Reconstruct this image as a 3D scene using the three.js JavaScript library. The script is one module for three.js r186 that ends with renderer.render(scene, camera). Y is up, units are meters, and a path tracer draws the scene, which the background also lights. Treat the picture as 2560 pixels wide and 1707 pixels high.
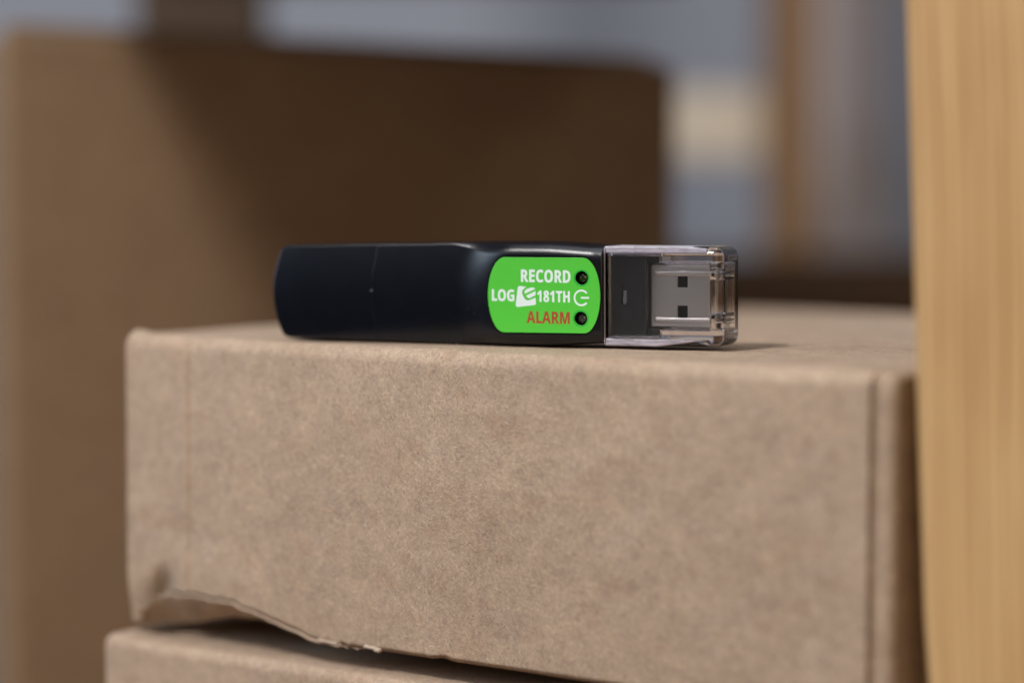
import * as THREE from 'three';
import { RoundedBoxGeometry } from 'three/addons/geometries/RoundedBoxGeometry.js';
import { mergeGeometries, mergeVertices } from 'three/addons/utils/BufferGeometryUtils.js';
import { RectAreaLightUniformsLib } from 'three/addons/lights/RectAreaLightUniformsLib.js';
import { Brush, Evaluator, SUBTRACTION } from 'three-bvh-csg';

// ------------------------------------------------------------------ camera, lamps, exposure
const scene = new THREE.Scene();
const renderer = new THREE.WebGLRenderer({ antialias: true });
renderer.toneMapping = THREE.LinearToneMapping;
renderer.toneMappingExposure = 1.0;
renderer.shadowMap.enabled = true;
RectAreaLightUniformsLib.init();

const camera = new THREE.PerspectiveCamera(16.36, 1024 / 682, 0.02, 20);
camera.position.set(0, 0.0294, 0);                     // 29 mm above the top of the carton
camera.rotation.set(-Math.atan(373.5 / 5940), 0, 0);
camera.focus = 0.443;
camera.userData.fStop = 4.7;
scene.background = new THREE.Color(0.012, 0.011, 0.010);

const LAMPS = [                                          // [position, target, width, height, radiance, colour]
  [[-0.56, 0.955, 0.15], [-0.03, 0, -0.48], 0.24, 0.24, 73, [1.0, 0.975, 0.955]],
  [[0.76, 0.83, 0.25], [0.0, 0, -0.55], 0.22, 0.22, 8, [1.0, 0.93, 0.86]],
  [[0.20, 0.40, 1.30], [0.0, 0, -0.50], 1.20, 1.00, 0.38, [1.0, 0.72, 0.44]],  // added warm fill for bounce from the room, no such lamp known
  [[-0.05, 1.45, -0.25], [-0.02, 0, -0.42], 1.10, 1.10, 0.9, [0.88, 0.93, 1.0]],  // added overhead fill for the carton top and clear cap
  [[0.25, 1.25, -0.95], [0.15, 0.0, -1.60], 0.30, 0.30, 4.2, [0.84, 0.91, 1.0]],  // added fill that only lifts the wall
  [[-1.05, 0.32, -0.34], [0.0, 0, -0.46], 0.42, 0.42, 7.5, [0.66, 0.82, 1.0]],
];

// ------------------------------------------------------------------ helpers
let seed = 7;
const rnd = () => { seed = (seed * 1664525 + 1013904223) >>> 0; return seed / 4294967296; };
const hash = (x, y, k) => { let h = (x * 374761393 + y * 668265263 + k * 2147483647) | 0; h = Math.imul(h ^ (h >>> 13), 1274126177); h ^= h >>> 16; return (h >>> 0) / 4294967296; };
const smooth = (a, b, x) => { const t = Math.min(1, Math.max(0, (x - a) / (b - a))); return t * t * (3 - 2 * t); };
function vnoise(x, y, k) {
  const xi = Math.floor(x), yi = Math.floor(y), fx = x - xi, fy = y - yi;
  const u = fx * fx * (3 - 2 * fx), v = fy * fy * (3 - 2 * fy);
  const a = hash(xi, yi, k), b = hash(xi + 1, yi, k), c = hash(xi, yi + 1, k), d = hash(xi + 1, yi + 1, k);
  return a + (b - a) * u + (c - a) * v + (a - b - c + d) * u * v - 0.5;
}
const fbm = (x, y, k, n = 4) => { let s = 0, a = 1; for (let i = 0; i < n; i++) { s += a * vnoise(x, y, k + i); x *= 2.03; y *= 2.03; a *= 0.55; } return s; };
const lin = (c) => (c <= 0 ? 0 : c >= 1 ? 1 : c <= 0.0031308 ? c * 12.92 : 1.055 * Math.pow(c, 1 / 2.4) - 0.055);
function dataTex(w, h, px, srgb) {
  const t = new THREE.DataTexture(px, w, h, THREE.RGBAFormat);
  t.magFilter = THREE.LinearFilter; t.minFilter = THREE.LinearMipmapLinearFilter; t.wrapS = t.wrapT = THREE.RepeatWrapping;
  if (srgb) t.colorSpace = THREE.SRGBColorSpace;
  t.needsUpdate = true; return t;
}
const used = {};
function numbered(n) { const k = used[n] = (used[n] ?? -1) + 1; return k ? n + '_' + String(k).padStart(3, '0') : n; }
function tag(o, label, category, group) { o.userData.label = label; o.userData.category = category; if (group) o.userData.group = group; return o; }
function thing(name, label, category, pos = [0, 0, 0], turn = 0, group) {
  const o = new THREE.Group(); o.name = numbered(name); o.position.set(...pos); o.rotation.y = turn; scene.add(o);
  return tag(o, label, category, group);
}
function part(name, geo, mat, parent) {
  const m = new THREE.Mesh(geo, mat); m.name = name; m.castShadow = m.receiveShadow = true; parent.add(m); return m;
}
function struct(name, geo, mat) { const m = part(name, geo, mat, scene); m.userData.kind = 'structure'; return m; }
const MM = 0.001;
const mm = (g) => g.scale(MM, MM, MM);

// ------------------------------------------------------------------ materials
function kraftTexture(base, size, fibres, k, contrast) {
  const N = size, px = new Float32Array(N * N * 3), h = new Float32Array(N * N);
  const s = 180 / N;                                    // millimetres per texel
  for (let y = 0; y < N; y++) for (let x = 0; x < N; x++) {
    const X = x * s, Y = y * s, i = y * N + x;
    const big = fbm(X / 9, Y / 9, k, 3), mid = fbm(X / 2.2, Y / 2.0, k + 9, 3), fine = vnoise(X * 2.6, Y * 2.6, k + 20) + 0.7 * vnoise(X * 5.2, Y * 5.2, k + 21);
    const red = smooth(0.08, 0.55, fbm(X / 7 + 40, Y / 3.6 + 11, k + 30, 3));
    let l = 1 + contrast * (0.10 * big + 0.15 * mid + 0.24 * fine);
    const grey = 0.5 * smooth(0.05, 0.6, fbm(X / 5 + 7, Y / 5 + 3, k + 40, 3));
    px[i * 3] = l * (1 - 0.03 * red + 0.05 * grey); px[i * 3 + 1] = l * (1 - 0.07 * red + 0.07 * grey); px[i * 3 + 2] = l * (1 - 0.09 * red + 0.14 * grey);
    h[i] = 0.5 + 0.25 * mid + 0.2 * fine;
  }
  for (let f = 0; f < fibres; f++) {
    let x = rnd() * N, y = rnd() * N, a = 2.25 + 2.4 * vnoise(x / 170, y / 170, k + 60) + (rnd() - 0.5) * 1.9;
    const len = (0.35 + 1.5 * rnd() * rnd()) / s, bendy = (rnd() - 0.5) * 0.07;
    const d = (rnd() < 0.6 ? 1 : -1) * (0.07 + 0.26 * rnd() * rnd()) * contrast, wide = rnd() < 0.35 ? 1 : 0;
    for (let t = 0; t < len; t++) {
      x += Math.cos(a); y += Math.sin(a); a += bendy;
      const i = (((y | 0) % N + N) % N) * N + (((x | 0) % N + N) % N);
      px[i * 3] += d; px[i * 3 + 1] += d; px[i * 3 + 2] += d; h[i] += 0.6 * d + 0.12;
      if (wide) { const q = i + 1 < N * N ? i + 1 : i; px[q * 3] += d * 0.7; px[q * 3 + 1] += d * 0.7; px[q * 3 + 2] += d * 0.7; h[q] += 0.4 * d; }
    }
  }
  for (let f = 0; f < fibres / 900; f++) {              // dark specks of bark and grey flecks
    const x = rnd() * N, y = rnd() * N, r = 1 + 1.6 * rnd();
    for (let b = -3; b <= 3; b++) for (let a = -3; a <= 3; a++) if (a * a + b * b * 2 < r * r) {
      const i = (((y + b | 0) % N + N) % N) * N + (((x + a | 0) % N + N) % N);
      px[i * 3] *= 0.6; px[i * 3 + 1] *= 0.58; px[i * 3 + 2] *= 0.6;
    }
  }
  const out = new Uint8Array(N * N * 4), bo = new Uint8Array(N * N * 4);
  for (let i = 0; i < N * N; i++) {
    for (let c = 0; c < 3; c++) out[i * 4 + c] = 255 * lin(base[c] * Math.max(0.2, px[i * 3 + c]));
    const b = 255 * Math.min(1, Math.max(0, h[i])); bo[i * 4] = bo[i * 4 + 1] = bo[i * 4 + 2] = b; out[i * 4 + 3] = bo[i * 4 + 3] = 255;
  }
  const set = (t) => { t.repeat.set(1 / 0.18, 1 / 0.18); return t; };
  return [set(dataTex(N, N, out, true)), set(dataTex(N, N, bo, false))];
}
const [kraftMap, kraftBump] = kraftTexture([0.398, 0.289, 0.204], 2048, 190000, 3, 1.0);
const kraft = new THREE.MeshStandardMaterial({ map: kraftMap, bumpMap: kraftBump, bumpScale: 0.00012, roughness: 0.82 });
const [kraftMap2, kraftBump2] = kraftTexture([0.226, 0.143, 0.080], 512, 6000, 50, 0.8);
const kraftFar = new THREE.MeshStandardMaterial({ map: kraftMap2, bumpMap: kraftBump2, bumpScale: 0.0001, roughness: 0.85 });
const kraftEdge = new THREE.MeshStandardMaterial({ color: new THREE.Color(0.50, 0.40, 0.31), roughness: 0.95 });
function woodMaterial(base, dark, k, rough) {
  const W = 512, H = 1024, px = new Uint8Array(W * H * 4);   // 64 mm by 384 mm
  for (let y = 0; y < H; y++) for (let x = 0; x < W; x++) {
    const X = x / W * 64, Y = y / H * 384, i = (y * W + x) * 4;
    const wob = 1.6 * vnoise(X / 14, Y / 60, k) + 0.7 * vnoise(X / 5, Y / 26, k + 1) + 2.4 * vnoise(X / 40, Y / 130, k + 5);
    const v = X + wob;
    const ring = 0.5 + 0.42 * Math.sin(v * 3.6 + 2) + 0.22 * Math.sin(v * 1.75 + 4.0 * vnoise(v / 4, Y / 160, k + 2));
    const fine = vnoise(v * 3.2, Y / 25, k + 3) + 0.6 * vnoise(v * 8, Y / 9, k + 4);
    const blot = fbm(X / 18, Y / 45, k + 6, 3);
    const t = Math.min(1, Math.max(0, 0.36 * Math.pow(Math.max(0, ring), 2) + 0.40 * fine + 0.30 * blot + 0.22));
    for (let c = 0; c < 3; c++) px[i + c] = 255 * lin(base[c] + (dark[c] - base[c]) * t);
    px[i + 3] = 255;
  }
  const t = dataTex(W, H, px, true); t.repeat.set(1 / 0.064, 1 / 0.384);
  return new THREE.MeshPhysicalMaterial({ map: t, roughness: rough });
}
const pine = woodMaterial([0.63, 0.405, 0.190], [0.35, 0.17, 0.042], 11, 0.55);
const brownWood = woodMaterial([0.30, 0.165, 0.07], [0.20, 0.10, 0.04], 21, 0.7);
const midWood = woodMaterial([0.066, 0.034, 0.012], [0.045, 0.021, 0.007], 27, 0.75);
const shadedWood = woodMaterial([0.072, 0.034, 0.012], [0.045, 0.020, 0.007], 31, 0.8);  // shade on the rear board is put into this dark base colour
Object.assign(shadedWood, { roughness: 1, specularIntensity: 0.15 });
const paleWood = woodMaterial([0.78, 0.66, 0.52], [0.66, 0.55, 0.42], 41, 0.7);
const wallMat = new THREE.MeshStandardMaterial({ color: new THREE.Color(0.39, 0.405, 0.465), roughness: 0.9 });
const floorMat = new THREE.MeshStandardMaterial({ color: new THREE.Color(0.22, 0.21, 0.2), roughness: 0.8 });
const paintMat = new THREE.MeshStandardMaterial({ color: new THREE.Color(0.52, 0.44, 0.42), roughness: 0.7 });
const steel = new THREE.MeshStandardMaterial({ color: new THREE.Color(0.74, 0.70, 0.69), metalness: 1, roughness: 0.40, bumpScale: 0.00001 });
const whiteMetal = new THREE.MeshStandardMaterial({ color: new THREE.Color(0.75, 0.75, 0.75), roughness: 0.5 });

// uv in metres from the face direction, for boxes
function boxUV(g, along = 'y') {
  const p = g.attributes.position, n = g.attributes.normal, uv = new Float32Array(p.count * 2);
  for (let i = 0; i < p.count; i++) {
    const ax = Math.abs(n.getX(i)), ay = Math.abs(n.getY(i)), az = Math.abs(n.getZ(i)), x = p.getX(i), y = p.getY(i), z = p.getZ(i);
    let u, v;
    if (az >= ax && az >= ay) { u = x; v = y; } else if (ax >= ay) { u = z; v = y; } else { u = x; v = z; }
    if (along === 'x') [u, v] = [v, u];
    uv[i * 2] = u; uv[i * 2 + 1] = v;
  }
  g.setAttribute('uv', new THREE.BufferAttribute(uv, 2)); return g;
}
const box = (x0, x1, y0, y1, z0, z1, r = 0.0015, along = 'y') => {
  const g = new RoundedBoxGeometry(x1 - x0, y1 - y0, z1 - z0, 3, r);
  boxUV(g, along); g.translate((x0 + x1) / 2, (y0 + y1) / 2, (z0 + z1) / 2); return g;
};

// ------------------------------------------------------------------ the room: wall, floor, shelf unit
struct('wall', box(-2.4, 2.4, -1.0, 1.9, -1.72, -1.62, 0.002), wallMat);
struct('floor', box(-2.4, 2.4, -1.05, -1.003, -1.615, 1.2, 0.002), floorMat);

const lowShelf = thing('shelf_board', 'wide brown wooden shelf board that carries the cartons', 'shelf', [0, -0.2, -0.62]);
part('board', box(-0.5, 0.5, -0.022, 0, -0.42, 0.36, 0.002, 'x'), brownWood, lowShelf);
const topShelf = thing('shelf_board', 'short wooden shelf board overhead, shading the large carton behind', 'shelf', [0, 0.113, -0.74]);
part('board', box(-0.1350, 0.068, 0, 0.02, -0.23, 0.19, 0.0015, 'x'), brownWood, topShelf);
const sideShelf = thing('shelf_board', 'wooden shelf board behind the front carton, coloured dark for its shade, below the pale rail', 'shelf', [0, -0.004, -1.0]);
part('board', box(0.03, 0.6, -0.02, 0, -0.30, 0.30, 0.0015, 'x'), shadedWood, sideShelf);

function post(name, label, x0, x1, z0, z1, mat, y0 = -1.0, y1 = 0.55) {
  const t = thing(name, label, 'post', [(x0 + x1) / 2, y0, (z0 + z1) / 2]);
  part('shaft', box(-(x1 - x0) / 2, (x1 - x0) / 2, 0, y1 - y0, -(z1 - z0) / 2, (z1 - z0) / 2, 0.002), mat, t); return t;
}
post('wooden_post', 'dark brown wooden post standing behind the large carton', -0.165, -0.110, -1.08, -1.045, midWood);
post('wooden_post', 'thin orange brown wooden post between the pale rail and the painted upright', 0.143, 0.168, -1.36, -1.32, brownWood);
post('painted_upright', 'narrow pinkish grey painted upright behind the pine post', 0.185, 0.232, -1.52, -1.48, paintMat);
const rail = thing('cross_rail', 'pale beige wooden cross rail right of the large carton', 'rail', [0, 0.047, -1.36]);
part('rail', box(-0.05, 0.1425, 0, 0.040, -0.012, 0.012, 0.002, 'x'), paleWood, rail);

// front pine post, edge slowly waning towards the bottom
{
  const t = thing('pine_post', 'light orange pine post in the right foreground beside the carton', 'post', [0.0719, -0.2, -0.3850]);
  const H = 0.5, W = 0.055, D = 0.04, r = 0.0022, nx = 60, ny = 90;
  const ring = [];                                        // profile in x,z: left back -> left front -> right front -> right back
  const seg = (a, b, n) => { for (let i = 0; i < n; i++) ring.push([a[0] + (b[0] - a[0]) * i / n, a[1] + (b[1] - a[1]) * i / n]); };
  const arc = (cx, cz, a0, a1) => { for (let i = 0; i < 8; i++) { const a = a0 + (a1 - a0) * i / 8; ring.push([cx + r * Math.cos(a), cz + r * Math.sin(a)]); } };
  seg([0, -D], [0, -r], 20); arc(r, -r, Math.PI, Math.PI / 2); seg([r, 0], [W - r, 0], nx); arc(W - r, -r, Math.PI / 2, 0); seg([W, -r], [W, -D], 8); ring.push([W, -D]);
  const pos = [], uv = [], idx = []; let M = ring.length;
  for (let j = 0; j <= ny; j++) {
    const y = H * j / ny, yw = y - 0.2;
    const wane = 0.0007 * smooth(-0.036, -0.06, yw);
    let run = 0;
    ring.forEach(([x, z], i) => {
      if (i) run += Math.hypot(x - ring[i - 1][0], z - ring[i - 1][1]);
      const near = Math.exp(-Math.pow((x / 0.006), 2));
      const wob = 0.00025 * vnoise(yw * 60, i * 0.05, 5);
      pos.push(x + wane * near * (z > -0.012 ? 1 : 0.6) + wob, y, z - wane * 0.35 * near + wob); uv.push(run, y);
    });
  }
  for (let j = 0; j < ny; j++) for (let i = 0; i < M - 1; i++) { const a = j * M + i, b = a + 1, c = a + M, d = c + 1; idx.push(a, b, d, a, d, c); }
  for (let i = 1; i < M - 1; i++) { idx.push(0, i + 1, i); const o = ny * M; idx.push(o, o + i, o + i + 1); }
  for (let j = 0; j < ny; j++) { const a = j * M + M - 1, b = j * M, c = a + M, d = b + M; idx.push(a, b, d, a, d, c); }
  const g = new THREE.BufferGeometry();
  g.setAttribute('position', new THREE.Float32BufferAttribute(pos, 3)); g.setAttribute('uv', new THREE.Float32BufferAttribute(uv, 2)); g.setIndex(idx); g.computeVertexNormals();
  const m = part('shaft', g, pine, t); t.rotation.set(0, -0.58, 0.040, 'ZYX'); t.position.x += 0.0013;
}

// ------------------------------------------------------------------ cartons
// A carton swept along its front: s runs along the front edge, the profile goes up the front, over the top and down the back.
function cartonBody({ W, H, D, r, cols, deform, e = 0.0018 }) {
  const prof = [];                                        // [d (outwards), y, nd, ny, arc length]
  let L = 0; const add = (d, y, nd, ny) => { if (prof.length) { const q = prof[prof.length - 1]; L += Math.hypot(d - q[0], y - q[1]); } prof.push([d, y, nd, ny, L]); };
  const nf = 56, nt = 44;
  for (let i = 0; i < nf; i++) add(0, -H + (H - r) * i / nf, 1, 0);
  for (let i = 0; i <= 10; i++) { const a = Math.PI / 2 * i / 10; add(-r + r * Math.cos(a), -r + r * Math.sin(a), Math.cos(a), Math.sin(a)); }
  for (let i = 1; i <= nt; i++) add(-r - (D - 2 * r) * i / nt, 0, 0, 1);
  for (let i = 1; i <= 6; i++) { const a = Math.PI / 2 * i / 6; add(-D + r - r * Math.sin(a), -r + r * Math.cos(a), -Math.sin(a), Math.cos(a)); }
  for (let i = 1; i <= 16; i++) add(-D, -r - (H - r) * i / 16, -1, 0);
  const cs = [];                                          // columns: [s, inset]
  for (let i = 0; i <= 7; i++) { const a = Math.PI / 2 * i / 7; cs.push([e - e * Math.cos(a), e * (1 - Math.sin(a))]); }
  for (const s of cols) if (s > e + 1e-6 && s < W - e - 1e-6) cs.push([s, 0]);
  for (let i = 7; i >= 0; i--) { const a = Math.PI / 2 * i / 7; cs.push([W - e + e * Math.cos(a), e * (1 - Math.sin(a))]); }
  const M = prof.length, pos = [], uv = [], idx = [];
  cs.forEach(([s, ins]) => prof.forEach(([d, y, nd, ny, l]) => {
    const q = deform(s, d - nd * ins, y - ny * ins, nd, ny);
    pos.push(q[0], q[2], q[1]); uv.push(s, l);
  }));
  for (let c = 0; c < cs.length - 1; c++) for (let i = 0; i < M - 1; i++) { const a = c * M + i, b = a + 1, e2 = a + M, f = e2 + 1; idx.push(a, e2, f, a, f, b); }
  for (let c = 0; c < cs.length - 1; c++) { const a = c * M, b = a + M, e2 = a + M - 1, f = b + M - 1; idx.push(a, e2, f, a, f, b); }
  const side = (c, flip) => { const o = pos.length / 3; let sx = 0; prof.forEach((q, i) => { const k = (c * M + i) * 3; sx += pos[k]; pos.push(pos[k], pos[k + 1], pos[k + 2]); uv.push(pos[k + 2], pos[k + 1]); });
    pos.push(sx / M, -H / 2, -D / 2); uv.push(-D / 2, -H / 2); const m = o + M;
    for (let i = 0; i < M; i++) { const j = (i + 1) % M; flip ? idx.push(m, o + i, o + j) : idx.push(m, o + j, o + i); } };
  side(0, false); side(cs.length - 1, true);
  const g = new THREE.BufferGeometry();
  g.setAttribute('position', new THREE.Float32BufferAttribute(pos, 3)); g.setAttribute('uv', new THREE.Float32BufferAttribute(uv, 2)); g.setIndex(idx); g.computeVertexNormals();
  return g;
}
const range = (a, b, n) => Array.from({ length: n + 1 }, (_, i) => a + (b - a) * i / n);
const YAW = 36.6 * Math.PI / 180;

// upper front carton
const UW = 0.1782, UH = 0.0583;
const bottomLift = (s) => 0.0056 * smooth(0.001, 0.016, s) * (1 - smooth(0.027, 0.058, s)) + 0.0006 * (s < 0.07 ? vnoise(s * 700, 3, 4) : 0) + 0.00045 * Math.exp(-Math.pow((s - 0.085) / 0.0016, 2));
const G0 = UW - 0.0042, G1 = UW - 0.0036;
const upper = thing('cardboard_carton', 'upper plain brown cardboard carton carrying the black data logger', 'carton', [-0.081, 0, -0.492], -YAW);
{
  const cols = [...range(0, 0.0175, 24), ...range(0.0178, 0.0212, 12), ...range(0.022, 0.07, 64), ...range(0.0708, 0.079, 9), ...range(0.0793, 0.0827, 14), ...range(0.0835, 0.1625, 84), ...range(0.1628, 0.166, 12), ...range(0.167, G0 - 0.0012, 8), ...range(G0 - 0.001, UW, 40)];
  const deform = (s, d, y, nd, ny) => {
    let x = s;
    const t = Math.min(1, Math.max(0, -y / UH));          // 0 at the top, 1 at the bottom
    if (d > -0.004) {
      const lift = bottomLift(s);
      y += lift * smooth(0.45, 1, t);
      d += 0.0009 * Math.sin(Math.PI * t) * smooth(0, 0.03, s) * (1 - smooth(0.14, 0.17, s));          // the panel bulges a little
      d += 0.00022 * vnoise(s * 90, y * 90, 60) + 0.00012 * vnoise(s * 260, y * 200, 61);
      d += 0.00030 * smooth(0.1636, 0.1643, s) * smooth(0.12, 0.5, t);                                          // glued lap under the right end
      d -= 0.00022 * Math.exp(-Math.pow((s - 0.0811) / 0.0005, 2)) + 0.0002 * Math.exp(-Math.pow((s - 0.0197) / 0.0006, 2));
      d += 0.00036 * smooth(0.0803, 0.0810, s) * (1 - smooth(0.0812, 0.105, s)) * smooth(0, 0.06, t);     // faint score line
      d -= 0.00030 * smooth(0.0185, 0.0196, s) * (1 - smooth(0.02, 0.04, s));
      y -= 0.0021 * (1 - smooth(0.004, 0.014, s)) * smooth(0.55, 1, t);
      d -= 0.0024 * Math.exp(-Math.pow((s - 0.010) / 0.004, 2)) * smooth(0.84, 0.98, t);                    // crushed corner
      d += -0.0016 * Math.pow(smooth(0.75, 1, t), 2) * (1 - smooth(0.004, 0.02, s)) + 0.0011 * Math.exp(-Math.pow((s - 0.026) / 0.02, 2)) * smooth(0.72, 0.95, t);
      if (s > G0 && s < G1 && nd > 0.2) d -= 0.0016 * smooth(G0, G0 + 0.00025, s) * (1 - smooth(G1 - 0.00025, G1, s)) * Math.min(1, nd * 1.3);
      if (s >= G1 && nd > 0.1) d -= 0.0009;
    }
    if (ny > 0.3) y += 0.00018 * vnoise(s * 120, d * 120, 70) * ny + 0.0011 * Math.exp(-Math.pow((s - 0.0025) / 0.0018, 2) - Math.pow((d + 0.002) / 0.003, 2));
    if (ny > 0) y += 0.00035 * Math.exp(-Math.pow((s - 0.012) / 0.004, 2)) * Math.exp(-Math.pow((d + 0.003) / 0.003, 2)) * ny;
    return [x, d, y];
  };
  part('body', cartonBody({ W: UW, H: UH, D: 0.178, r: 0.0030, cols, deform }), kraft, upper);

  // bottom flap seen under the lifted edge at the left
  const pos = [], uv = [], idx = [], n = 70, rows = 8;
  for (let i = 0; i <= n; i++) {
    const s = 0.004 + 0.062 * i / n, top = -UH + bottomLift(s) - 0.0001, low = -UH - 0.0016 * (1 - smooth(0.012, 0.034, s)) + 0.0018 * smooth(0.008, 0.03, s) * (1 - smooth(0.034, 0.056, s)) + 0.0003 * vnoise(s * 500, 1, 2);
    for (let k = 0; k <= rows; k++) {
      const f = k / rows, y = top + (Math.min(low, top - 0.0002) - top) * f;
      const d = 0.0006 - 0.0045 * f * f - 0.0025 * Math.sin(Math.PI * f) * 0.3;
      pos.push(s, y, d + 0.0011 * Math.exp(-Math.pow((s - 0.026) / 0.02, 2)) * (1 - f)); uv.push(s, 0.1 - f * 0.004);
    }
  }
  for (let i = 0; i < n; i++) for (let k = 0; k < rows; k++) { const a = i * (rows + 1) + k, b = a + 1, c = a + rows + 1, e = c + 1; idx.push(a, b, e, a, e, c); }
  const g = new THREE.BufferGeometry();
  g.setAttribute('position', new THREE.Float32BufferAttribute(pos, 3)); g.setAttribute('uv', new THREE.Float32BufferAttribute(uv, 2)); g.setIndex(idx); g.computeVertexNormals();
  const fold = new THREE.TubeGeometry(new THREE.CatmullRomCurve3(range(0.011, 0.060, 40).map((s) => new THREE.Vector3(s, -UH + bottomLift(s) - 0.0001, 0.0002 + 0.0011 * Math.exp(-Math.pow((s - 0.026) / 0.02, 2))))), 80, 0.00032, 10);
  const fuv = fold.attributes.uv; for (let i = 0; i < fuv.count; i++) fuv.setXY(i, 0.011 + fuv.getX(i) * 0.049, 0.1 + fuv.getY(i) * 0.003);
  part('bottom_flap', mergeGeometries([g, fold]), kraft, upper);

  // torn edge of glued paper at the bottom and loose fibres on the top edge
  const torn = [];
  for (const [s, l, w] of [[0.0565, 0.005, 0.00035], [0.0672, 0.003, 0.0006], [0.0690, 0.0016, 0.0008]]) {
    const q = new RoundedBoxGeometry(l, w, 0.0012, 2, w * 0.45); q.rotateZ(-0.05); q.translate(s, -UH + 0.0002 + bottomLift(s), 0.0002); torn.push(q);
  }
  part('torn_paper_edge', mergeGeometries(torn), kraftEdge, upper);
  const hairs = [];
  for (let i = 0; i < 26; i++) {
    const s = i < 8 ? 0.082 + 0.018 * rnd() : 0.075 + 0.045 * rnd(), l = (i < 8 ? 0.0013 : 0.0005) * (0.6 + rnd()), a = (rnd() - 0.65) * 2.0;
    const p0 = new THREE.Vector3(s, -0.0002, -0.0012 - 0.0008 * rnd()), p2 = p0.clone().add(new THREE.Vector3(l * Math.sin(a), l * (0.45 + 0.4 * rnd()), 0.0003)), p1 = p0.clone().lerp(p2, 0.5).add(new THREE.Vector3(0.0002 * (rnd() - 0.5), 0.00022, 0));
    hairs.push(new THREE.TubeGeometry(new THREE.QuadraticBezierCurve3(p0, p1, p2), 8, 0.000022, 5));
  }
  const hm = part('paper_fibres', mergeGeometries(hairs), kraftEdge, upper); hm.userData.kind = 'stuff';
}

// lower front carton
{
  const t = thing('cardboard_carton', 'lower brown cardboard carton below the dark gap at the bottom', 'carton', [-0.0860, -0.0627, -0.4900], -YAW + 0.01);
  const W = 0.19, H = 0.138;
  const deform = (s, d, y, nd, ny) => {
    if (ny > 0.2) y += 0.0003 * vnoise(s * 80, d * 60, 90) * ny + 0.0005 * Math.exp(-Math.pow((s - 0.003) / 0.004, 2));
    if (d > -0.004) d += 0.0003 * vnoise(s * 60, y * 60, 91);
    return [s, d, y];
  };
  part('body', cartonBody({ W, H, D: 0.19, r: 0.0022, cols: range(0, W, 120), deform, e: 0.003 }), kraft, t);
  // lid flaps lying on it, whose seam carries the upper carton
  part('lid_flap', box(0.004, W - 0.004, 0.0001, 0.0042, -0.186, -0.032, 0.0006), kraft, t);
}

// large carton behind
{
  const a = 16 * Math.PI / 180, W = 0.2125, D = 0.2, H = 0.268;
  const t = thing('cardboard_carton', 'large shaded cardboard carton standing behind, blurred', 'carton', [-0.1512, 0.0732, -0.7000], a);
  const deform = (s, d, y, nd, ny) => {
    const k = Math.max(0, 1 + y / H);
    y += k * (0.0034 - 0.0066 * s / W);
    if (d > -0.006) d += 0.0012 * Math.sin(Math.PI * s / W) * Math.sin(Math.PI * Math.min(1, -y / H));
    return [s, d, y];
  };
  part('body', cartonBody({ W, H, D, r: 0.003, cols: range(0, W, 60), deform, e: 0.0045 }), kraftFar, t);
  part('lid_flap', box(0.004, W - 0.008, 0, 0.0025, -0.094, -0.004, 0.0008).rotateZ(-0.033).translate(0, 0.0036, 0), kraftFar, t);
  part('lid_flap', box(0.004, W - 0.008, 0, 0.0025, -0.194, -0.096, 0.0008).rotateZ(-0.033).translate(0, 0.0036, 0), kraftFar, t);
}

// ------------------------------------------------------------------ the data logger (millimetres, x along its length, y up, z towards the viewer)
const plastic = (() => {
  const N = 512, px = new Uint8Array(N * N * 4), cx = new Uint8Array(N * N * 4);
  for (let y = 0; y < N; y++) for (let x = 0; x < N; x++) {
    const i = (y * N + x) * 4, v = 128 + 90 * (vnoise(x / 2.2, y / 2.2, 5) + 0.7 * vnoise(x / 5, y / 5, 6));
    px[i] = px[i + 1] = px[i + 2] = v; px[i + 3] = cx[i + 3] = 255;
    const c = 0.0030 * (1 + 0.5 * vnoise(x / 40, y / 40, 7)) + (rnd() < 0.0012 ? 0.10 : 0);
    cx[i] = 255 * lin(c * 0.7); cx[i + 1] = 255 * lin(c); cx[i + 2] = 255 * lin(c * 2.2);
  }
  const set = (t) => { t.repeat.set(1 / 22, 1 / 22); return t; };
  return new THREE.MeshStandardMaterial({ map: set(dataTex(N, N, cx, true)), bumpMap: set(dataTex(N, N, px, false)), bumpScale: 0.000016, roughness: 0.295 });
})();
const blackGloss = new THREE.MeshStandardMaterial({ color: new THREE.Color(0.012, 0.012, 0.015), roughness: 0.35 });

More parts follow.
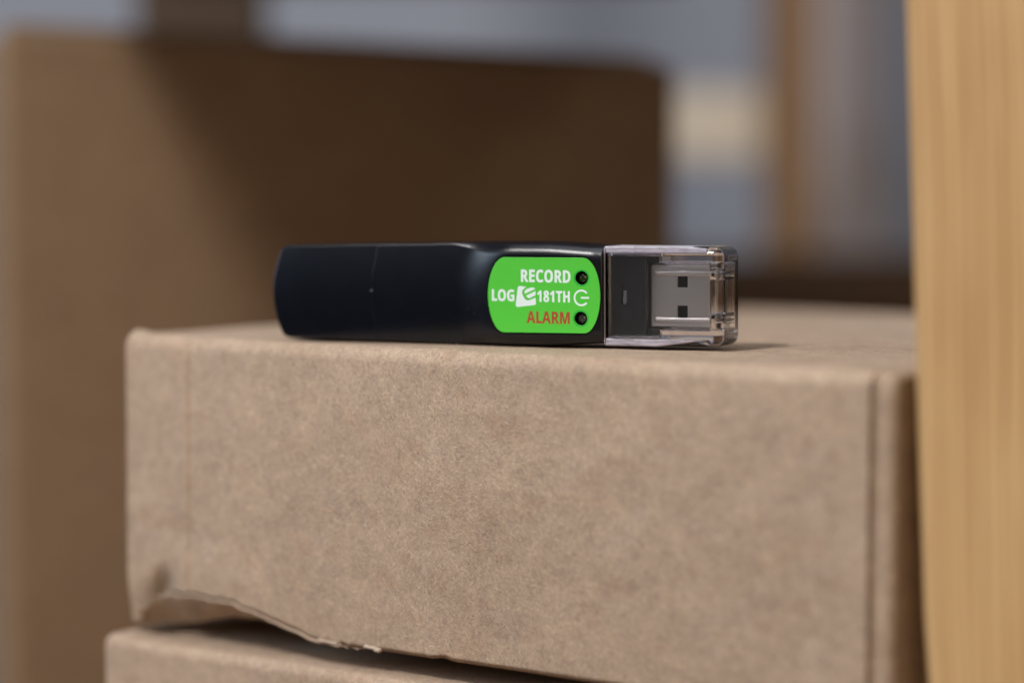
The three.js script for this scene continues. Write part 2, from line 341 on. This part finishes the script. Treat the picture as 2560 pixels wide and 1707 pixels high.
function loft({ s0, s1, n, sec, e0 = 0.3, e1 = 0.3, bend = () => 0 }) {
  const NS = 26, NC = 10, ring = [];                      // [ay, ny, az, nz]
  for (let i = 0; i < NS; i++) ring.push([1 - 2 * i / NS, 0, 1, 1]);                                     // front, top to bottom
  for (let i = 0; i < NC; i++) { const a = Math.PI / 2 * i / NC; ring.push([-1, -Math.sin(a), 1, Math.cos(a)]); }
  for (let i = 0; i < 8; i++) ring.push([-1, -1, 1 - 2 * i / 8, 0]);
  for (let i = 0; i < NC; i++) { const a = Math.PI / 2 * i / NC; ring.push([-1, -Math.cos(a), -1, -Math.sin(a)]); }
  for (let i = 0; i < NS; i++) ring.push([-1 + 2 * i / NS, 0, -1, -1]);
  for (let i = 0; i < NC; i++) { const a = Math.PI / 2 * i / NC; ring.push([1, Math.sin(a), -1, -Math.cos(a)]); }
  for (let i = 0; i < 8; i++) ring.push([1, 1, -1 + 2 * i / 8, 0]);
  for (let i = 0; i < NC; i++) { const a = Math.PI / 2 * i / NC; ring.push([1, Math.cos(a), 1, Math.sin(a)]); }
  const stations = [];
  for (let i = 0; i <= 6; i++) { const a = Math.PI / 2 * i / 6; stations.push([s0 + e0 * (1 - Math.cos(a)), e0 * (1 - Math.sin(a))]); }
  for (let i = 1; i < n; i++) stations.push([s0 + e0 + (s1 - e1 - s0 - e0) * i / n, 0]);
  for (let i = 6; i >= 0; i--) { const a = Math.PI / 2 * i / 6; stations.push([s1 - e1 * (1 - Math.cos(a)), e1 * (1 - Math.sin(a))]); }
  const pos = [], uv = [], idx = [], M = ring.length;
  for (const [s, ins] of stations) {
    const q = sec(s), hy = q.hy - ins, r = Math.max(0.3, q.r - ins * 0.5);
    for (const [ay, ny, az, nz] of ring) {
      const y = ay * (hy - r) + r * ny, zf = q.zf(y) - ins, zb = q.zb + ins;
      const zc = (zb + r) + (az + 1) / 2 * (zf - r - zb - r), z = zc + r * nz;
      pos.push(s - bend(s) * (1 - (y / q.hy) ** 2), y, z); uv.push(s, y + z);
    }
  }
  for (let c = 0; c < stations.length - 1; c++) for (let i = 0; i < M; i++) { const j = (i + 1) % M, a = c * M + i, b = c * M + j, d = a + M, e = b + M; idx.push(a, b, e, a, e, d); }
  for (const [c, flip] of [[0, 1], [stations.length - 1, 0]]) {
    let mx = 0, mz = 0; for (let i = 0; i < M; i++) { mx += pos[(c * M + i) * 3]; mz += pos[(c * M + i) * 3 + 2]; }
    const k = pos.length / 3, o = k + 1; pos.push(pos[(c * M + 13) * 3], 0, mz / M); uv.push(0, 0);
    for (let i = 0; i < M; i++) { pos.push(pos[(c * M + i) * 3], pos[(c * M + i) * 3 + 1], pos[(c * M + i) * 3 + 2]); uv.push(0, 0); }
    for (let i = 0; i < M; i++) { const j = (i + 1) % M; flip ? idx.push(k, o + j, o + i) : idx.push(k, o + i, o + j); }
  }
  const g = new THREE.BufferGeometry();
  g.setAttribute('position', new THREE.Float32BufferAttribute(pos, 3)); g.setAttribute('uv', new THREE.Float32BufferAttribute(uv, 2)); g.setIndex(idx); g.computeVertexNormals();
  return g;
}
const bend = (s) => 1.7 * (1 - smooth(-51, -20, s)) + 0.9 * (1 - smooth(-30, -14, s)) * smooth(-51, -31, s);
const PLATEAU = 7.0;
const section = (s) => {
  const u = Math.min(1, Math.max(0, (-48.1 - s) / 2.0)), hy = 9.15 - 1.3 * (1 - Math.sqrt(1 - u * u * 0.98)) + 0.35 * smooth(-52, -27, s) + 0.36 * smooth(-26, -4, s) - 0.72 * smooth(5, 20, s);
  const zb = -6.4 - 0.6 * smooth(-20, -4, s);
  const zf = (y) => {
    const se = s - 2.6 * (y / 9) ** 2, up = smooth(-12.4, -2.6, se), crown = 1 - (y / 10) ** 2;
    return 5.0 + 0.9 * crown * (1 - up) + (PLATEAU - 5.0) * up - 0.35 * smooth(15.6, 18.3, s) - 0.1 * (1 - smooth(-52, -44, s));
  };
  return { hy, zb, zf, r: 0.42 + 2.3 * smooth(-14, -3, s) };
};
const labelShape = (o) => {
  const sh = new THREE.Shape();
  sh.moveTo(-1.5, 7.15 + o);
  sh.lineTo(14.3, 7.1 + o);
  sh.bezierCurveTo(16.3 + o, 7.05 + o, 17.7 + o, 3.6, 17.7 + o, 0);
  sh.bezierCurveTo(17.7 + o, -3.6, 16.4 + o, -7.05 - o, 14.5, -7.1 - o);
  sh.lineTo(-1.7, -7.15 - o);
  sh.bezierCurveTo(-3.7 - o, -7.2 - o, -5.06 - o, -3.6, -5.06 - o, 0);
  sh.bezierCurveTo(-5.06 - o, 3.6, -3.6 - o, 7.15 + o, -1.5, 7.15 + o);
  return sh;
};
const LED = [[14.0, 3.3], [13.8, -4.3]], LED_R = 1.36;

const P0 = [0.0, 0.45];                                   // x and distance of the point of the front where s = 0
const DY = 22 * Math.PI / 180;
const logger = thing('data_logger', 'black stick data logger with green label and clear plug cap', 'data logger', [0, 0, 0]);
{
  const off = new THREE.Vector3(0, 0, -PLATEAU * MM).applyAxisAngle(new THREE.Vector3(0, 1, 0), -DY);
  logger.position.set(P0[0] + off.x, 0.0101, -P0[1] + off.z);
  logger.rotation.set(0, -DY, 0.006, 'YXZ');
}
const ev = new Evaluator(); ev.useGroups = false; ev.attributes = ['position', 'normal', 'uv'];
const brush = (g) => { const b = new Brush(g.index ? g : g); b.updateMatrixWorld(true); return b; };
const cut = (g, ...tools) => { let b = brush(g); for (const t of tools) b = ev.evaluate(b, brush(t), SUBTRACTION); return b.geometry; };

{
  const endCap = loft({ s0: -50.1, s1: -28.78, n: 90, sec: section, e0: 0.5, e1: 0.1, bend });
  part('end_cap', mm(endCap), plastic, logger);
  let shell = loft({ s0: -28.74, s1: 18.1, n: 110, sec: section, e0: 0.1, e1: 0.3, bend });
  const recess = new THREE.ExtrudeGeometry(labelShape(0.28), { depth: 4, bevelEnabled: false, curveSegments: 32 }); recess.translate(0, -0.15, PLATEAU - 0.55);
  const wells = LED.map(([x, y]) => new THREE.CylinderGeometry(1.6, 1.6, 5, 40).rotateX(Math.PI / 2).translate(x, y - 0.15, PLATEAU - 1.0));
  shell = cut(shell, recess, ...wells);
  part('shell', mm(shell), plastic, logger);
  const nub = new THREE.SphereGeometry(0.3, 16, 12).scale(1, 0.75, 0.5).translate(-30.0, 0.35, 5.8);
  part('nub', mm(nub), new THREE.MeshStandardMaterial({ color: new THREE.Color(0.12, 0.13, 0.17), roughness: 0.4 }), logger);
}

{
  const bits = [];
  for (let i = 0; i < 12; i++) {
    const x = -47 + 64 * rnd(), y = -7.2 + 15.4 * rnd(), q = section(x), onLabel = x > -6 && y < 8 && y > -8;
    if (onLabel && rnd() < 0.9) continue;
    const zs = q.zf(y) + 0.02, r = 0.03 + 0.03 * rnd();
    bits.push(new THREE.SphereGeometry(r, 6, 5).scale(1 + 2.2 * rnd() * rnd(), 1, 0.6).rotateZ(rnd() * 3).translate(x - bend(x) * (1 - (y / q.hy) ** 2), y, zs));
  }
  const d = part('dust', mm(mergeGeometries(bits)), new THREE.MeshStandardMaterial({ color: new THREE.Color(0.16, 0.16, 0.18), roughness: 0.9 }), logger); d.userData.kind = 'stuff';
}

// printed label
function labelTexture() {
  const K = 64, x0 = -5.6, y0 = -7.8, w = 23.8, h = 15.6;
  const c = document.createElement('canvas'); c.width = Math.round(w * K); c.height = Math.round(h * K);
  const g = c.getContext('2d');
  g.fillStyle = '#52c83b'; g.fillRect(0, 0, c.width, c.height);
  const X = (x) => (x - x0) * K, Y = (y) => (h - (y - y0)) * K;
  const text = (str, xa, xb, ya, yb, col, skew = 0) => {
    g.font = 'bold 200px sans-serif'; g.fillStyle = col; g.textAlign = 'left'; g.textBaseline = 'alphabetic';
    const m = g.measureText(str), l = m.actualBoundingBoxLeft ?? 0, r = m.actualBoundingBoxRight ?? m.width, asc = 146;
    g.save(); g.translate(X(xa), Y(ya)); g.transform(1, skew, 0, 1, 0, 0); g.scale((xb - xa) * K / (l + r), (yb - ya) * K / asc); g.fillText(str, l, 0); g.strokeStyle = col; g.lineWidth = 5; g.lineJoin = 'miter'; g.strokeText(str, l, 0); g.restore();
  };
  const white = '#e6f3f2';
  text('RECORD', 1.78, 11.75, 2.52, 4.86, white, 0.012);
  text('LOG', -4.2, 0.35, -1.12, 1.05, white, 0.008);
  text('181TH', 5.05, 11.6, -1.22, 0.90, white, 0.01);
  text('ALARM', 2.9, 11.6, -5.28, -3.02, '#a8442a', 0.008);
  // emblem: a leaning white tile with a green sweep and two slanted bars
  const e = (u, v) => [X(0.62 + (u - 735) / 500 * 4.12), Y(1.72 - (v - 155) / 530 * 3.95)];
  const path = (pts) => { g.beginPath(); pts.forEach((p, i) => { if (p.length === 2) i ? g.lineTo(...e(...p)) : g.moveTo(...e(...p)); else g.bezierCurveTo(...e(p[0], p[1]), ...e(p[2], p[3]), ...e(p[4], p[5])); }); g.closePath(); g.fill(); };
  g.fillStyle = white;
  path([[845, 158], [1010, 180], [930, 225, 880, 280, 905, 350], [930, 440, 970, 520, 1045, 520], [1090, 515, 1150, 480, 1232, 448], [1242, 580], [1242, 615, 1230, 632, 1195, 640], [800, 688], [760, 690, 735, 665, 740, 620], [790, 215], [797, 175, 810, 158, 845, 158]]);
  path([[975, 270], [1000, 235, 1080, 200, 1130, 192], [1175, 188, 1215, 205, 1222, 230], [970, 352], [955, 325, 955, 295, 975, 270]]);
  path([[1000, 398], [1232, 280], [1232, 385], [1085, 465], [1040, 470, 1005, 430, 1000, 398]]);
  for (let i = 0; i < 9000; i++) { g.fillStyle = rnd() < 0.5 ? 'rgba(255,255,200,0.05)' : 'rgba(0,60,10,0.05)'; const q = 2 + 4 * rnd(); g.fillRect(rnd() * c.width, rnd() * c.height, q, q); }
  // round switch mark with a bar to the right
  g.strokeStyle = white; g.lineWidth = 0.36 * K; g.lineCap = 'butt';
  g.beginPath(); g.arc(X(13.95), Y(-0.42), 1.38 * K, 0.72, Math.PI * 2 - 0.68); g.stroke();
  g.beginPath(); g.moveTo(X(13.85), Y(-0.40)); g.lineTo(X(15.5), Y(-0.40)); g.stroke();
  // edge of the ink round the windows
  g.strokeStyle = '#16b03a'; g.lineWidth = 0.22 * K;
  for (const [x, y] of LED) { g.beginPath(); g.arc(X(x), Y(y), (LED_R + 0.11) * K, 0, 7); g.stroke(); }
  const t = new THREE.CanvasTexture(c); t.colorSpace = THREE.SRGBColorSpace; t.anisotropy = 8;
  t.userData = { x0, y0, w, h };
  return t;
}
{
  const map = labelTexture(), { x0, y0, w, h } = map.userData;
  const sh = labelShape(0);
  for (const [x, y] of LED) { const p = new THREE.Path(); p.absarc(x, y, LED_R, 0, Math.PI * 2, true); sh.holes.push(p); }
  const g = new THREE.ExtrudeGeometry(sh, { depth: 0.22, bevelEnabled: true, bevelThickness: 0.05, bevelSize: 0.05, bevelOffset: -0.05, bevelSegments: 2, curveSegments: 40 });
  const p = g.attributes.position, uv = g.attributes.uv;
  for (let i = 0; i < p.count; i++) uv.setXY(i, (p.getX(i) - x0) / w, (p.getY(i) - y0) / h);
  g.translate(0, -0.15, PLATEAU - 0.5);
  const m = part('label', mm(g), new THREE.MeshPhysicalMaterial({ map, roughness: 0.45, clearcoat: 0.25, clearcoatRoughness: 0.3 }), logger);
  m.userData.label = 'green printed label with white and red lettering';
  LED.forEach(([x, y], i) => {
    const pts = []; for (let k = 0; k <= 14; k++) { const a = Math.PI / 2 * k / 14; pts.push(new THREE.Vector2(1.2 * Math.cos(a), 0.95 * Math.sin(a))); }
    pts.unshift(new THREE.Vector2(1.2, -1.2));
    const d = new THREE.LatheGeometry(pts, 36).rotateX(Math.PI / 2).translate(x, y - 0.15, PLATEAU - 1.75);
    part('led', mm(d), new THREE.MeshPhysicalMaterial({ color: i ? new THREE.Color(0.035, 0.035, 0.032) : new THREE.Color(0.02, 0.03, 0.008), roughness: 0.12, clearcoat: 1, clearcoatRoughness: 0.05 }), logger)
      .userData.label = i ? 'clear grey alarm lamp, unlit' : 'dark green record lamp, unlit';
  });
}

// plug: black base with two side prongs, steel shell, clear cap
{
  const yc = -0.15, zc = -0.2;
  const rb = (x0, x1, y0, y1, z0, z1, r) => new RoundedBoxGeometry(x1 - x0, y1 - y0, z1 - z0, 4, r).translate((x0 + x1) / 2, (y0 + y1) / 2 + yc, (z0 + z1) / 2 + zc);
  const base = part('plug_base', mm(cut(rb(18.2, 26.0, -7.55, 7.45, -3.9, 3.9, 0.35), new THREE.BoxGeometry(0.9, 3.6, 1.6).translate(21.4, yc + 0.1, zc + 3.9))), blackGloss, logger);
  part('latch', mm(new RoundedBoxGeometry(0.85, 2.6, 0.8, 3, 0.3).translate(21.75, yc - 0.35, zc + 3.6)), new THREE.MeshStandardMaterial({ color: new THREE.Color(0.16, 0.16, 0.19), roughness: 0.3 }), base);
  for (const s of [-1, 1]) part('prong', mm(rb(25.8, 28.7, s > 0 ? 6.05 : -7.5, s > 0 ? 7.4 : -6.15, -3.2, 3.2, 0.25)), blackGloss, base);

  const zs = 2.3, x0 = 26.1, x1 = 38.4;
  let shell = rb(x0, x1, -5.95, 5.9, -zs, zs, 0.45);
  shell = cut(shell, new THREE.BoxGeometry(20, 11.0, 3.9).translate(x0 + 10.4, yc, zc), ...[2.65, -2.95].map((y) => new THREE.BoxGeometry(2.0, 2.2, 1.2).translate(32.5, y + yc, zc + zs)));
  const usb = part('usb_connector', mm(shell), steel, logger);
  for (const y of [4.15, -4.6]) {
    const r = new THREE.CapsuleGeometry(0.55, 10.6, 8, 20).rotateZ(Math.PI / 2).scale(1, 1, 0.8).translate(32.75, y + yc, zc + zs - 0.06);
    part('rib', mm(r), steel, usb);
  }
  part('contact_block', mm(new THREE.BoxGeometry(11.6, 10.7, 1.9).translate(32.1, yc, zc - 0.9)), blackGloss, usb);

  const glass = new THREE.MeshPhysicalMaterial({ color: 0xffffff, transmission: 0.99, thickness: 1, ior: 1.49, roughness: 0.03, attenuationColor: new THREE.Color(0.93, 0.9, 0.97), attenuationDistance: 0.02 });
  let cap = rb(18.25, 41.2, -9.4, 9.2, -5.9, 5.9, 1.9);
  const cavity = [rb(10, 29.1, -7.85, 7.8, -4.6, 4.6, 0.5), rb(25, 38.7, -6.45, 6.4, -4.6, 4.6, 0.5), rb(39.75, 40.25, -5.2, 5.2, -2.6, 2.6, 0.2)];
  for (const y of [3.7, -4.1]) for (const x of [39.25, 40.6]) cavity.push(new THREE.CylinderGeometry(0.8, 0.8, 5.0, 28).rotateX(Math.PI / 2).scale(0.4, 1, 1).translate(x, y, zc + 0.6));
  const poly = (pts, z0, z1, b) => { const q = new THREE.Shape(); pts.forEach(([x, y], i) => i ? q.lineTo(x, y) : q.moveTo(x, y)); const g = new THREE.ExtrudeGeometry(q, b ? { depth: z1 - z0 - 2 * b, bevelEnabled: true, bevelSize: b, bevelOffset: -b, bevelThickness: b, bevelSegments: 4 } : { depth: z1 - z0, bevelEnabled: false }); return g.translate(0, yc, z0 + b + zc); };
  const bar = (pts) => { const g = poly(pts, -5.8, 5.75, 0.32), p = g.attributes.position, uv = g.attributes.uv; for (let i = 0; i < p.count; i++) uv.setXY(i, p.getX(i) / 24, (p.getY(i) + p.getZ(i)) / 12); return g; };
  cavity.push(poly([[10, 7.9], [38.25, 7.86], [38.25, 8.8], [35, 9.15], [34, 14], [10, 14]], -10, 10, 0), poly([[10, -14], [28.4, -14], [28.5, -9.42], [38.1, -8.2], [38.25, -7.95], [10, -7.95]], -10, 10, 0));
  cap = cut(cap, ...cavity);
  const FN = 256, fp = new Uint8Array(FN * FN * 4);
  for (let y = 0; y < FN; y++) for (let x = 0; x < FN; x++) {
    const l = 0.72 + 0.42 * vnoise(x / 40, y / 2.2, 301) + 0.25 * vnoise(x / 9, y / 5, 302) + 0.2 * vnoise(x / 90, y / 60, 303), i = (y * FN + x) * 4;
    fp[i] = 255 * lin(l * 0.93); fp[i + 1] = 255 * lin(l * 0.88); fp[i + 2] = 255 * lin(l); fp[i + 3] = 255;
  }
  const paleSheen = new THREE.MeshPhysicalMaterial({ map: dataTex(FN, FN, fp, true), transmission: 0.5, thickness: 0, roughness: 0.55, ior: 1.49 });  // lavender-white colour stands in for light caught in the clear cap walls
  part('pale_sheen_strip', mm(bar([[18.27, 7.93], [38.2, 7.9], [38.2, 8.75], [35, 9.1], [18.27, 9.2]], 0.03)), paleSheen, logger);
  part('pale_sheen_strip', mm(bar([[18.27, -9.4], [28.5, -9.4], [38.0, -8.15], [38.2, -7.98], [18.27, -7.98]], 0.03)), paleSheen, logger);
  const rim = new THREE.Shape(), hole = new THREE.Path(), rr = (p, w, h0, h1, r) => { p.moveTo(-w + r, h0); p.lineTo(w - r, h0); p.quadraticCurveTo(w, h0, w, h0 + r); p.lineTo(w, h1 - r); p.quadraticCurveTo(w, h1, w - r, h1); p.lineTo(-w + r, h1); p.quadraticCurveTo(-w, h1, -w, h1 - r); p.lineTo(-w, h0 + r); p.quadraticCurveTo(-w, h0, -w + r, h0); };
  rr(rim, 5.95, -9.45, 9.25, 1.2); rr(hole, 5.55, -9.05, 8.85, 0.9); rim.holes.push(hole);
  part('cap_rim', mm(new THREE.ExtrudeGeometry(rim, { depth: 0.1, bevelEnabled: true, bevelSize: 0.04, bevelThickness: 0.03, bevelSegments: 2 }).rotateY(Math.PI / 2).translate(18.12, yc, zc)), paleSheen, logger);
  part('clear_cap', mm(cap), glass, logger).userData.label = 'clear transparent plastic plug cap';
}

// ------------------------------------------------------------------ lamps
const lampNames = ['square softbox lamp high on the left, outside the picture', 'small softbox lamp high on the right, outside the picture', 'large dim warm fill panel added behind the camera for room bounce, outside the picture', 'large dim overhead fill panel added above the carton, outside the picture', 'bluish fill panel added to brighten the grey wall, outside the picture', 'dim cool panel lamp low on the left, outside the picture'];
LAMPS.forEach(([p, to, w, h, L, c], i) => {
  const t = thing('lamp_or_fill_panel', lampNames[i], 'lamp', p);
  t.lookAt(new THREE.Vector3(...to));                      // +z of the lamp points at the scene
  part('housing', new RoundedBoxGeometry(w + 0.02, h + 0.02, 0.03, 2, 0.004).translate(0, 0, -0.02), whiteMetal, t);
  part('lamp_diffuser', new THREE.BoxGeometry(w, h, 0.004).translate(0, 0, -0.0025), new THREE.MeshStandardMaterial({ color: 0xffffff, emissive: new THREE.Color(...c), emissiveIntensity: 1, roughness: 0.8 }), t);
  const a = new THREE.RectAreaLight(new THREE.Color(...c), L, w, h);
  a.position.set(...p); a.lookAt(new THREE.Vector3(...to));
  a.translateZ(-0.004); scene.add(a); a.name = 'area_light'; a.castShadow = true;
});

renderer.render(scene, camera);
